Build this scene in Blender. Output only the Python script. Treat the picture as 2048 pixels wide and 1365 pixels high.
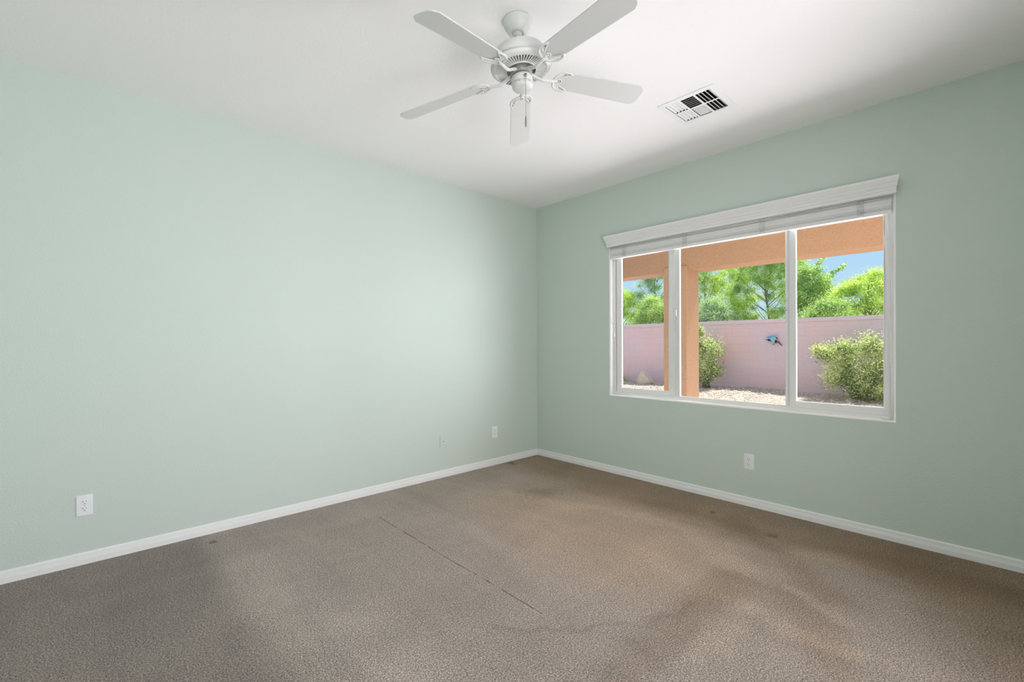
import bpy, bmesh, math, random
from mathutils import Vector, Matrix
import numpy as np

for o in list(bpy.data.objects):
    bpy.data.objects.remove(o)
SC = bpy.context.scene
COL = SC.collection
PI = math.pi
H = 2.74            # ceiling height
RX, RY = -4.36, -4.06   # far extents of the room

# ------------------------------------------------------------------ camera
cd = bpy.data.cameras.new('camera')
cam = bpy.data.objects.new('camera', cd)
COL.objects.link(cam)
F = Vector((0.6795985, 0.73358007, -0.00248008))
R = Vector((0.73356975, -0.67960244, -0.00399378))
U = Vector((0.00461522, -0.00089486, 0.99998895))
M = Matrix.Identity(4)
for i in range(3):
    M[i][0] = R[i]; M[i][1] = U[i]; M[i][2] = -F[i]
M[0][3], M[1][3], M[2][3] = -3.65243, -3.53407, 1.23566
cam.matrix_world = M
cd.sensor_fit = 'HORIZONTAL'
cd.sensor_width = 36.0
cd.lens = 909.72 / 2048 * 36
cd.shift_y = 7.92 / 2048
cd.clip_start = 0.02
cd.clip_end = 200
SC.camera = cam

# ------------------------------------------------------------------ sky, sun, lamps, exposure
SC.view_settings.view_transform = 'Standard'
SC.view_settings.look = 'None'
SC.view_settings.gamma = 1.0
SC.view_settings.use_curve_mapping = False
SC.view_settings.exposure = 0.0
SC.cycles.max_bounces = 14
SC.cycles.diffuse_bounces = 8
SC.cycles.transparent_max_bounces = 24
SC.cycles.sample_clamp_indirect = 8.0
SC.cycles.use_denoising = True
SC.cycles.caustics_reflective = False
SC.cycles.caustics_refractive = False

world = bpy.data.worlds.new('World')
SC.world = world
world.use_nodes = True
wn = world.node_tree
wn.nodes.clear()
wo = wn.nodes.new('ShaderNodeOutputWorld')
bg = wn.nodes.new('ShaderNodeBackground')
tc = wn.nodes.new('ShaderNodeTexCoord')
sp = wn.nodes.new('ShaderNodeSeparateXYZ')
rp = wn.nodes.new('ShaderNodeValToRGB')
rp.color_ramp.elements[0].position = 0.0
rp.color_ramp.elements[0].color = (0.60, 0.82, 0.98, 1)
rp.color_ramp.elements[1].position = 0.55
rp.color_ramp.elements[1].color = (0.66, 0.78, 1.0, 1)
e = rp.color_ramp.elements.new(0.22)
e.color = (0.41, 0.69, 0.98, 1)
e = rp.color_ramp.elements.new(0.34)
e.color = (0.40, 0.66, 0.98, 1)
wn.links.new(tc.outputs['Generated'], sp.inputs[0])
wn.links.new(sp.outputs['Z'], rp.inputs[0])
wn.links.new(rp.outputs[0], bg.inputs['Color'])
bg.inputs['Strength'].default_value = 1.0
wn.links.new(bg.outputs[0], wo.inputs['Surface'])

def lamp(name, kind, loc, direction, energy, color, size=None, size_y=None, angle=None, spread=None):
    ld = bpy.data.lights.new(name, kind)
    ld.energy = energy
    ld.color = color
    if kind == 'AREA':
        ld.shape = 'RECTANGLE'
        ld.size = size
        ld.size_y = size_y
        if spread: ld.spread = spread
    if angle is not None: ld.angle = angle
    o = bpy.data.objects.new(name, ld)
    o.location = loc
    o.rotation_euler = Vector(direction).to_track_quat('-Z', 'Y').to_euler()
    COL.objects.link(o)
    return o

lamp('sun', 'SUN', (10, -2, 12), (-0.46, 0.04, -0.90), 7.0, (1.0, 0.95, 0.86), angle=math.radians(1.0))
# added area lamps, unseen at the patio floor and ceiling, brightening the room inside
lamp('patio_floor_fill', 'AREA', (1.05, -2.03, 0.03), (-0.50, 0, 0.87), 82, (0.99, 0.965, 1.04), 2.9, 1.8, spread=math.radians(125))
lamp('patio_ceiling_fill', 'AREA', (1.2, -2.03, 2.90), (-0.80, 0, -0.60), 20, (0.99, 0.965, 1.03), 2.9, 1.4, spread=math.radians(125))
# added area lamp beside the patio, out of view, brightening the left wall
lamp('patio_side_fill', 'AREA', (1.75, -4.0, 1.45), (-0.88, 0.47, 0.0), 128, (0.95, 0.96, 1.06), 2.2, 2.2, spread=math.radians(120))
# added fill lamp behind the camera, shining in through the added opening
lamp('hallway_fill', 'AREA', (-2.75, -5.6, 1.0), (-0.14, 0.86, 0.50), 126, (0.985, 0.96, 1.02), 2.2, 2.0)

# ------------------------------------------------------------------ material helpers
def new_mat(name, base=(0.8, 0.8, 0.8), rough=0.6, spec=0.5, metal=0.0):
    m = bpy.data.materials.new(name)
    m.use_nodes = True
    b = m.node_tree.nodes['Principled BSDF']
    b.inputs['Base Color'].default_value = (*base, 1)
    b.inputs['Roughness'].default_value = rough
    b.inputs['Specular IOR Level'].default_value = spec
    b.inputs['Metallic'].default_value = metal
    return m, m.node_tree, b

def nd(nt, kind, **kw):
    n = nt.nodes.new(kind)
    for k, v in kw.items():
        if k in n.inputs: n.inputs[k].default_value = v
        else: setattr(n, k, v)
    return n

def objco(nt):
    return nt.nodes.new('ShaderNodeTexCoord').outputs['Object']

def noise(nt, co, scale, detail=3.0, rough=0.55, dist=0.0):
    n = nt.nodes.new('ShaderNodeTexNoise')
    n.inputs['Scale'].default_value = scale
    n.inputs['Detail'].default_value = detail
    n.inputs['Roughness'].default_value = rough
    n.inputs['Distortion'].default_value = dist
    nt.links.new(co, n.inputs['Vector'])
    return n.outputs['Fac']

def math_(nt, op, a, b=None, c=None, clamp=False):
    n = nt.nodes.new('ShaderNodeMath'); n.operation = op; n.use_clamp = clamp
    for i, v in enumerate((a, b, c)):
        if v is None: continue
        if isinstance(v, (int, float)): n.inputs[i].default_value = v
        else: nt.links.new(v, n.inputs[i])
    return n.outputs[0]

def mixc(nt, fac, a, b, blend='MIX'):
    n = nt.nodes.new('ShaderNodeMix'); n.data_type = 'RGBA'; n.blend_type = blend
    for sock, v in ((n.inputs[0], fac), (n.inputs[6], a), (n.inputs[7], b)):
        if isinstance(v, (int, float)): sock.default_value = v
        elif isinstance(v, tuple): sock.default_value = (*v[:3], 1)
        else: nt.links.new(v, sock)
    return n.outputs[2]

def ramp(nt, fac, stops):
    n = nt.nodes.new('ShaderNodeValToRGB')
    els = n.color_ramp.elements
    while len(els) < len(stops): els.new(0.5)
    for el, (p, c) in zip(els, stops):
        el.position = p
        el.color = (*c, 1) if isinstance(c, tuple) else (c, c, c, 1)
    nt.links.new(fac, n.inputs[0])
    return n.outputs[0]

def bump(nt, b, height, strength, dist):
    n = nt.nodes.new('ShaderNodeBump')
    n.inputs['Strength'].default_value = strength
    n.inputs['Distance'].default_value = dist
    nt.links.new(height, n.inputs['Height'])
    nt.links.new(n.outputs[0], b.inputs['Normal'])

def smooth_step(nt, v, lo, hi):
    n = nt.nodes.new('ShaderNodeMapRange'); n.interpolation_type = 'SMOOTHSTEP'
    nt.links.new(v, n.inputs[0])
    n.inputs[1].default_value = lo; n.inputs[2].default_value = hi
    return n.outputs[0]

# ---- paint
def paint(name, base, bump_s=0.25, spec=0.25, rough=0.75, scale=95):
    m, nt, b = new_mat(name, base, rough, spec)
    co = objco(nt)
    big = noise(nt, co, 1.3, 2)
    col = mixc(nt, math_(nt, 'MULTIPLY', big, 0.10), base, tuple(c * 0.9 for c in base))
    nt.links.new(col, b.inputs['Base Color'])
    n1 = noise(nt, co, scale, 3, 0.5)
    h = smooth_step(nt, n1, 0.42, 0.66)
    bump(nt, b, h, bump_s, 0.0015)
    return m

M_wall = paint('sage_wall_paint', (0.575, 0.655, 0.595), 0.30)
M_ceil = paint('white_ceiling_texture', (0.905, 0.893, 0.888), 0.22, scale=70)
M_trim = new_mat('white_trim_paint', (0.80, 0.81, 0.80), 0.38, 0.4)[0]
M_reveal = new_mat('white_reveal_paint', (0.88, 0.89, 0.88), 0.6, 0.3)[0]
M_frame = new_mat('window_vinyl', (0.78, 0.79, 0.77), 0.35, 0.4)[0]
M_blind = new_mat('blind_white', (0.80, 0.80, 0.785), 0.42, 0.4)[0]
M_cord = new_mat('blind_cord', (0.86, 0.86, 0.84), 0.8, 0.2)[0]
M_ladder = new_mat('blind_ladder_cord', (0.50, 0.50, 0.42), 0.9, 0.2)[0]
M_fan = new_mat('fan_white_enamel', (0.68, 0.69, 0.665), 0.32, 0.5)[0]
M_blade = new_mat('fan_blade_white', (0.61, 0.615, 0.595), 0.45, 0.4)[0]
M_dark = new_mat('dark_void', (0.035, 0.035, 0.032), 0.9, 0.1)[0]
M_grey = new_mat('grey_motor_metal', (0.30, 0.30, 0.28), 0.5, 0.5, 0.3)[0]
M_chain = new_mat('nickel_chain', (0.35, 0.34, 0.32), 0.35, 0.5, 0.8)[0]
M_vent = new_mat('vent_white_metal', (0.86, 0.86, 0.85), 0.35, 0.4)[0]
M_plate = new_mat('outlet_white_plastic', (0.80, 0.81, 0.83), 0.3, 0.45)[0]
M_slot = new_mat('outlet_slot_black', (0.02, 0.02, 0.02), 0.7, 0.2)[0]
M_screw = new_mat('screw_metal', (0.45, 0.46, 0.45), 0.35, 0.5, 0.6)[0]

# ---- glass: thin pane, mostly clear with a faint reflection
def glass():
    m = bpy.data.materials.new('window_glass'); m.use_nodes = True
    nt = m.node_tree; nt.nodes.clear()
    out = nt.nodes.new('ShaderNodeOutputMaterial')
    tr = nt.nodes.new('ShaderNodeBsdfTransparent'); tr.inputs[0].default_value = (0.985, 0.99, 0.985, 1)
    gl = nt.nodes.new('ShaderNodeBsdfGlossy'); gl.inputs['Roughness'].default_value = 0.0
    fr = nt.nodes.new('ShaderNodeFresnel'); fr.inputs[0].default_value = 1.45
    mx = nt.nodes.new('ShaderNodeMixShader')
    nt.links.new(math_(nt, 'MULTIPLY', fr.outputs[0], 0.25), mx.inputs[0])
    nt.links.new(tr.outputs[0], mx.inputs[1]); nt.links.new(gl.outputs[0], mx.inputs[2])
    nt.links.new(mx.outputs[0], out.inputs[0])
    return m
M_glass = glass()

# ---- carpet
def carpet():
    m, nt, b = new_mat('beige_cut_pile_carpet', (0.4, 0.35, 0.3), 0.95, 0.08)
    co = objco(nt)
    sep = nt.nodes.new('ShaderNodeSeparateXYZ'); nt.links.new(co, sep.inputs[0])
    X, Y = sep.outputs['X'], sep.outputs['Y']
    # yarn flecks
    f1 = noise(nt, co, 165, 3, 0.75, 0.4)
    f2 = noise(nt, co, 370, 2, 0.7)
    fl = math_(nt, 'ADD', math_(nt, 'MULTIPLY', f1, 0.55), math_(nt, 'MULTIPLY', f2, 0.45))
    col = ramp(nt, fl, [(0.38, (0.060, 0.046, 0.038)), (0.46, (0.250, 0.213, 0.185)),
                        (0.53, (0.475, 0.420, 0.375)), (0.61, (0.90, 0.83, 0.76))])
    # pile lay: brushed swaths along the vacuum direction and soft traffic patches
    mp = nt.nodes.new('ShaderNodeMapping'); nt.links.new(co, mp.inputs[0])
    mp.inputs['Rotation'].default_value = (0, 0, math.radians(-14)); mp.inputs['Scale'].default_value = (2.2, 0.5, 1)
    sw = noise(nt, mp.outputs[0], 1.5, 4, 0.62, 0.6)
    col = mixc(nt, 1.0, col, ramp(nt, sw, [(0.33, 0.91), (0.5, 0.99), (0.66, 1.08)]), 'MULTIPLY')
    mp2 = nt.nodes.new('ShaderNodeMapping'); nt.links.new(co, mp2.inputs[0])
    mp2.inputs['Rotation'].default_value = (0, 0, math.radians(40)); mp2.inputs['Scale'].default_value = (1.0, 3.0, 1)
    sw2 = noise(nt, mp2.outputs[0], 1.1, 3, 0.55, 0.4)
    col = mixc(nt, 1.0, col, ramp(nt, sw2, [(0.35, 0.94), (0.65, 1.05)]), 'MULTIPLY')
    # brushed boundary of the last pass near the left edge of the room
    wob = math_(nt, 'MULTIPLY', math_(nt, 'SUBTRACT', noise(nt, co, 2.0, 2), 0.5), 0.16)
    xl = math_(nt, 'ADD', X, wob)
    lay = smooth_step(nt, math_(nt, 'ADD', X, math_(nt, 'MULTIPLY', wob, 0.8)), -3.24, -3.06)
    col = mixc(nt, 1.0, col, ramp(nt, lay, [(0.0, 0.88), (1.0, 1.17)]), 'MULTIPLY')
    # a warm worn ring below the window
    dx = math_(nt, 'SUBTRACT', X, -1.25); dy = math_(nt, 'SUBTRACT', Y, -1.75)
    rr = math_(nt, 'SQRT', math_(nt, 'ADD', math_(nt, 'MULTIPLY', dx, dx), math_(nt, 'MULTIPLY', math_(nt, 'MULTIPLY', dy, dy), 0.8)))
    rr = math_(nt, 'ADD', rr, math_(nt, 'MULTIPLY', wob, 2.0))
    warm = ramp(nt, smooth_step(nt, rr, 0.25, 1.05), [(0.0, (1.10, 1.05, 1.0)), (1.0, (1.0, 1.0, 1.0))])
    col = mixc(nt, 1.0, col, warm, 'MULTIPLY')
    # shade in front of the window wall, painted into the pile as browner tone
    ed = smooth_step(nt, math_(nt, 'ADD', X, math_(nt, 'MULTIPLY', wob, 2.4)), -0.80, -0.30)
    col = mixc(nt, ed, col, mixc(nt, 1.0, col, (0.80, 0.72, 0.60), 'MULTIPLY'))
    # warm bounced-sun cast and light falloff painted into the pile towards the window
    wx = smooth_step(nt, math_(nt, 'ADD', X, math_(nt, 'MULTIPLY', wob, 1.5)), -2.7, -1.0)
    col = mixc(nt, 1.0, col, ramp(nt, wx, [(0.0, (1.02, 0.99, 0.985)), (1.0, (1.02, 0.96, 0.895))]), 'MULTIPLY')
    # brushed strokes and ridges left in the pile (where furniture stood and where it was vacuumed), plus one stroke of painted shade
    wx_ = math_(nt, 'MULTIPLY', math_(nt, 'SUBTRACT', noise(nt, co, 3.2, 3, 0.6), 0.5), 0.34)
    wy_ = math_(nt, 'MULTIPLY', math_(nt, 'SUBTRACT', noise(nt, co, 2.7, 3, 0.6, 0.8), 0.5), 0.26)
    PX, PY = math_(nt, 'ADD', X, wx_), math_(nt, 'ADD', Y, wy_)
    def stroke(col, pts, wid, c):
        dmin = None
        for (ax, ay), (bx, by) in zip(pts[:-1], pts[1:]):
            L2 = (bx - ax) ** 2 + (by - ay) ** 2
            px = math_(nt, 'SUBTRACT', PX, ax); py = math_(nt, 'SUBTRACT', PY, ay)
            t = math_(nt, 'ADD', math_(nt, 'MULTIPLY', px, (bx - ax) / L2), math_(nt, 'MULTIPLY', py, (by - ay) / L2), clamp=True)
            ex = math_(nt, 'SUBTRACT', px, math_(nt, 'MULTIPLY', t, bx - ax)); ey = math_(nt, 'SUBTRACT', py, math_(nt, 'MULTIPLY', t, by - ay))
            d = math_(nt, 'SQRT', math_(nt, 'ADD', math_(nt, 'MULTIPLY', ex, ex), math_(nt, 'MULTIPLY', ey, ey)))
            dmin = d if dmin is None else math_(nt, 'MINIMUM', dmin, d)
        k = smooth_step(nt, dmin, wid, wid * 0.15)
        return mixc(nt, k, col, mixc(nt, 1.0, col, c, 'MULTIPLY'))
    LT, DK = (1.16, 1.14, 1.11), (0.87, 0.83, 0.78)
    col = stroke(col, [(-1.3, -0.9), (-1.25, -1.6), (-1.3, -2.2)], 0.60, (1.07, 1.03, 0.97))
    col = stroke(col, [(-1.096, -0.743), (-1.017, -1.224), (-0.79, -1.653), (-0.747, -2.125), (-1.043, -2.578)], 0.13, LT)
    col = stroke(col, [(-0.86, -0.80), (-0.60, -1.296), (-0.50, -1.85), (-0.56, -2.3)], 0.22, (0.90, 0.87, 0.82))
    col = stroke(col, [(-0.42, -2.26), (-0.70, -2.63), (-1.017, -3.0)], 0.17, DK)
    col = stroke(col, [(-1.191, -2.583), (-1.71, -2.568), (-2.213, -2.542)], 0.17, DK)
    col = stroke(col, [(-1.358, -2.738), (-1.857, -2.703)], 0.10, LT)
    col = stroke(col, [(-1.083, -2.817), (-1.198, -3.074)], 0.07, LT)
    col = stroke(col, [(-1.20, -2.80), (-1.33, -2.98), (-1.60, -3.08)], 0.15, (0.90, 0.86, 0.82))
    col = stroke(col, [(-1.481, -2.88), (-1.454, -3.122)], 0.08, (1.15, 1.12, 1.08))
    col = stroke(col, [(-0.66, -2.709), (-0.50, -2.90)], 0.11, (1.15, 1.12, 1.08))
    col = stroke(col, [(-0.30, -3.25), (-0.60, -3.60), (-1.05, -3.75)], 0.55, (0.74, 0.67, 0.58))  # light falloff at the right end, darkened in the carpet colour
    col = stroke(col, [(-2.344, -2.037), (-2.208, -2.208), (-1.936, -2.405), (-1.547, -2.561)], 0.035, (0.88, 0.87, 0.86))
    col = stroke(col, [(-2.95, -0.60), (-2.90, -1.35), (-2.75, -2.1)], 0.26, (1.12, 1.12, 1.13))
    # seam across the carpet
    sx = math_(nt, 'ABSOLUTE', math_(nt, 'ADD', math_(nt, 'ADD', X, 2.145), math_(nt, 'MULTIPLY', wob, 0.25)))
    seam = math_(nt, 'LESS_THAN', sx, 0.0035)
    seam = math_(nt, 'MULTIPLY', seam, math_(nt, 'GREATER_THAN', Y, -2.1))
    seam = math_(nt, 'MULTIPLY', seam, math_(nt, 'LESS_THAN', Y, -0.5))
    seam = math_(nt, 'MULTIPLY', seam, smooth_step(nt, noise(nt, co, 16, 2), 0.36, 0.52))
    col = mixc(nt, math_(nt, 'MULTIPLY', seam, 0.75), col, (0.10, 0.078, 0.062))
    # rusty stains along the edges and dents left by furniture feet
    def spot(col, px, py, rad, c, f, sy=1.0):
        ax = math_(nt, 'SUBTRACT', X, px); ay = math_(nt, 'MULTIPLY', math_(nt, 'SUBTRACT', Y, py), sy)
        r = math_(nt, 'SQRT', math_(nt, 'ADD', math_(nt, 'MULTIPLY', ax, ax), math_(nt, 'MULTIPLY', ay, ay)))
        r = math_(nt, 'ADD', r, math_(nt, 'MULTIPLY', math_(nt, 'SUBTRACT', noise(nt, co, 22, 3, 0.7), 0.5), rad * 2.6))
        k = smooth_step(nt, r, rad, rad * 0.3)
        return mixc(nt, math_(nt, 'MULTIPLY', k, f), col, c)
    col = spot(col, -0.46, -0.08, 0.07, (0.19, 0.12, 0.05), 0.7)
    col = spot(col, -0.33, -2.09, 0.035, (0.17, 0.10, 0.045), 0.8)
    col = spot(col, -0.45, -2.53, 0.05, (0.17, 0.11, 0.06), 0.6)
    col = spot(col, -3.09, -0.17, 0.035, (0.20, 0.13, 0.10), 0.8)
    col = spot(col, -0.95, -0.95, 0.24, (0.27, 0.215, 0.17), 0.45, 1.4)
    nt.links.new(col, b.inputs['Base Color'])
    h = math_(nt, 'ADD', math_(nt, 'MULTIPLY', f1, 0.8), math_(nt, 'MULTIPLY', f2, 0.4))
    h = math_(nt, 'SUBTRACT', h, math_(nt, 'MULTIPLY', seam, 0.5))
    bump(nt, b, h, 0.9, 0.012)
    b.inputs['Sheen Weight'].default_value = 0.12
    return m
M_carpet = carpet()

# ---- stucco, block wall, gravel, leaves
def stucco():
    m, nt, b = new_mat('tan_stucco', (0.62, 0.36, 0.21), 0.9, 0.15)
    co = objco(nt)
    n1 = noise(nt, co, 38, 4, 0.6)
    col = ramp(nt, n1, [(0.35, (0.57, 0.375, 0.235)), (0.65, (0.63, 0.43, 0.275))])
    nt.links.new(col, b.inputs['Base Color'])
    bump(nt, b, n1, 0.8, 0.012)
    return m
M_stucco = stucco()

def blocks():
    m, nt, b = new_mat('pink_block_wall', (0.5, 0.4, 0.4), 0.92, 0.1)
    tcn = objco(nt)
    sep = nt.nodes.new('ShaderNodeSeparateXYZ'); nt.links.new(tcn, sep.inputs[0])
    cmb = nt.nodes.new('ShaderNodeCombineXYZ')
    nt.links.new(sep.outputs['Y'], cmb.inputs[0]); nt.links.new(sep.outputs['Z'], cmb.inputs[1])
    br = nt.nodes.new('ShaderNodeTexBrick')
    nt.links.new(cmb.outputs[0], br.inputs['Vector'])
    br.inputs['Scale'].default_value = 1.0
    br.inputs['Brick Width'].default_value = 0.406
    br.inputs['Row Height'].default_value = 0.2
    br.inputs['Mortar Size'].default_value = 0.006
    br.inputs['Mortar Smooth'].default_value = 0.3
    br.inputs['Color1'].default_value = (0.78, 0.63, 0.67, 1)
    br.inputs['Color2'].default_value = (0.76, 0.615, 0.655, 1)
    br.inputs['Mortar'].default_value = (0.72, 0.58, 0.61, 1)
    big = noise(nt, tcn, 0.9, 4, 0.6)
    col = mixc(nt, smooth_step(nt, big, 0.38, 0.66), br.outputs['Color'], mixc(nt, 1.0, br.outputs['Color'], (1.10, 0.98, 0.90), 'MULTIPLY'))
    fine = noise(nt, tcn, 60, 3)
    col = mixc(nt, 1.0, col, ramp(nt, fine, [(0.3, 0.93), (0.7, 1.05)]), 'MULTIPLY')
    nt.links.new(col, b.inputs['Base Color'])
    h = math_(nt, 'SUBTRACT', math_(nt, 'MULTIPLY', fine, 0.3), br.outputs['Fac'])
    bump(nt, b, h, 0.3, 0.006)
    return m
M_block = blocks()
M_cap = new_mat('pink_wall_cap', (0.76, 0.63, 0.66), 0.9, 0.1)[0]

def gravel(name='pale_gravel'):
    m, nt, b = new_mat(name, (0.6, 0.55, 0.48), 0.9, 0.1)
    co = objco(nt)
    v = nt.nodes.new('ShaderNodeTexVoronoi'); v.inputs['Scale'].default_value = 38
    nt.links.new(co, v.inputs['Vector'])
    col = ramp(nt, v.outputs['Color'], [(0.15, (0.40, 0.31, 0.25)), (0.5, (0.62, 0.55, 0.47)), (0.9, (0.74, 0.70, 0.64))])
    nt.links.new(col, b.inputs['Base Color'])
    bump(nt, b, math_(nt, 'SUBTRACT', 1.0, v.outputs['Distance']), 1.0, 0.03)
    return m
M_gravel = gravel()

def pebble_mat():
    m, nt, b = new_mat('gravel_stone', (0.6, 0.55, 0.48), 0.85, 0.15)
    n = noise(nt, objco(nt), 9, 3, 0.7)
    col = ramp(nt, n, [(0.32, (0.42, 0.31, 0.25)), (0.5, (0.64, 0.56, 0.48)), (0.68, (0.78, 0.74, 0.68))])
    nt.links.new(col, b.inputs['Base Color'])
    return m
M_pebble = pebble_mat()

def rock_mat():
    m, nt, b = new_mat('sandstone_rock', (0.6, 0.5, 0.4), 0.9, 0.1)
    n = noise(nt, objco(nt), 12, 4, 0.65)
    col = ramp(nt, n, [(0.3, (0.44, 0.33, 0.25)), (0.5, (0.76, 0.65, 0.54)), (0.7, (0.86, 0.78, 0.69))])
    nt.links.new(col, b.inputs['Base Color'])
    bump(nt, b, n, 0.8, 0.02)
    return m
M_rock = rock_mat()

def leaf_mat(name, c1, c2, c3, scale=3.0, trans=0.45):
    m = bpy.data.materials.new(name); m.use_nodes = True
    nt = m.node_tree; nt.nodes.clear()
    out = nt.nodes.new('ShaderNodeOutputMaterial')
    co = objco(nt)
    n = noise(nt, co, scale, 4, 0.7)
    n2 = nt.nodes.new('ShaderNodeNewGeometry').outputs['Random Per Island']
    f = math_(nt, 'ADD', math_(nt, 'MULTIPLY', n, 0.72), math_(nt, 'MULTIPLY', n2, 0.28))
    col = ramp(nt, f, [(0.37, c1), (0.5, c2), (0.62, c3)])
    di = nt.nodes.new('ShaderNodeBsdfDiffuse'); nt.links.new(col, di.inputs[0])
    tl = nt.nodes.new('ShaderNodeBsdfTranslucent')
    nt.links.new(mixc(nt, 1.0, col, (1.15, 1.2, 0.7), 'MULTIPLY'), tl.inputs[0])
    mx = nt.nodes.new('ShaderNodeMixShader'); mx.inputs[0].default_value = trans
    nt.links.new(di.outputs[0], mx.inputs[1]); nt.links.new(tl.outputs[0], mx.inputs[2])
    nt.links.new(mx.outputs[0], out.inputs[0])
    return m
M_leaf_lime = leaf_mat('lime_leaves', (0.30, 0.44, 0.13), (0.62, 0.77, 0.28), (0.90, 0.95, 0.46), 1.2, 0.5)
M_leaf_mid = leaf_mat('mid_green_leaves', (0.22, 0.38, 0.16), (0.52, 0.69, 0.33), (0.82, 0.90, 0.50), 1.2, 0.5)
M_leaf_grey = leaf_mat('grey_green_leaves', (0.24, 0.38, 0.27), (0.48, 0.62, 0.45), (0.74, 0.84, 0.60), 1.4, 0.45)
M_leaf_bush = leaf_mat('bush_leaves', (0.16, 0.28, 0.11), (0.56, 0.65, 0.34), (0.95, 0.94, 0.70), 2.6, 0.4)
M_leaf_dry = new_mat('dry_bush_flowers', (0.62, 0.36, 0.22), 0.9, 0.1)[0]
M_bark = new_mat('grey_bark', (0.34, 0.29, 0.24), 0.9, 0.1)[0]
M_bird_blue = new_mat('bird_blue_enamel', (0.16, 0.40, 0.62), 0.35, 0.5, 0.3)[0]
M_bird_teal = new_mat('bird_teal_enamel', (0.28, 0.58, 0.66), 0.35, 0.5, 0.3)[0]
M_bird_dark = new_mat('bird_dark_metal', (0.03, 0.04, 0.06), 0.45, 0.5, 0.5)[0]
M_bird_rust = new_mat('bird_rust_metal', (0.16, 0.075, 0.06), 0.6, 0.4, 0.4)[0]

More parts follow.
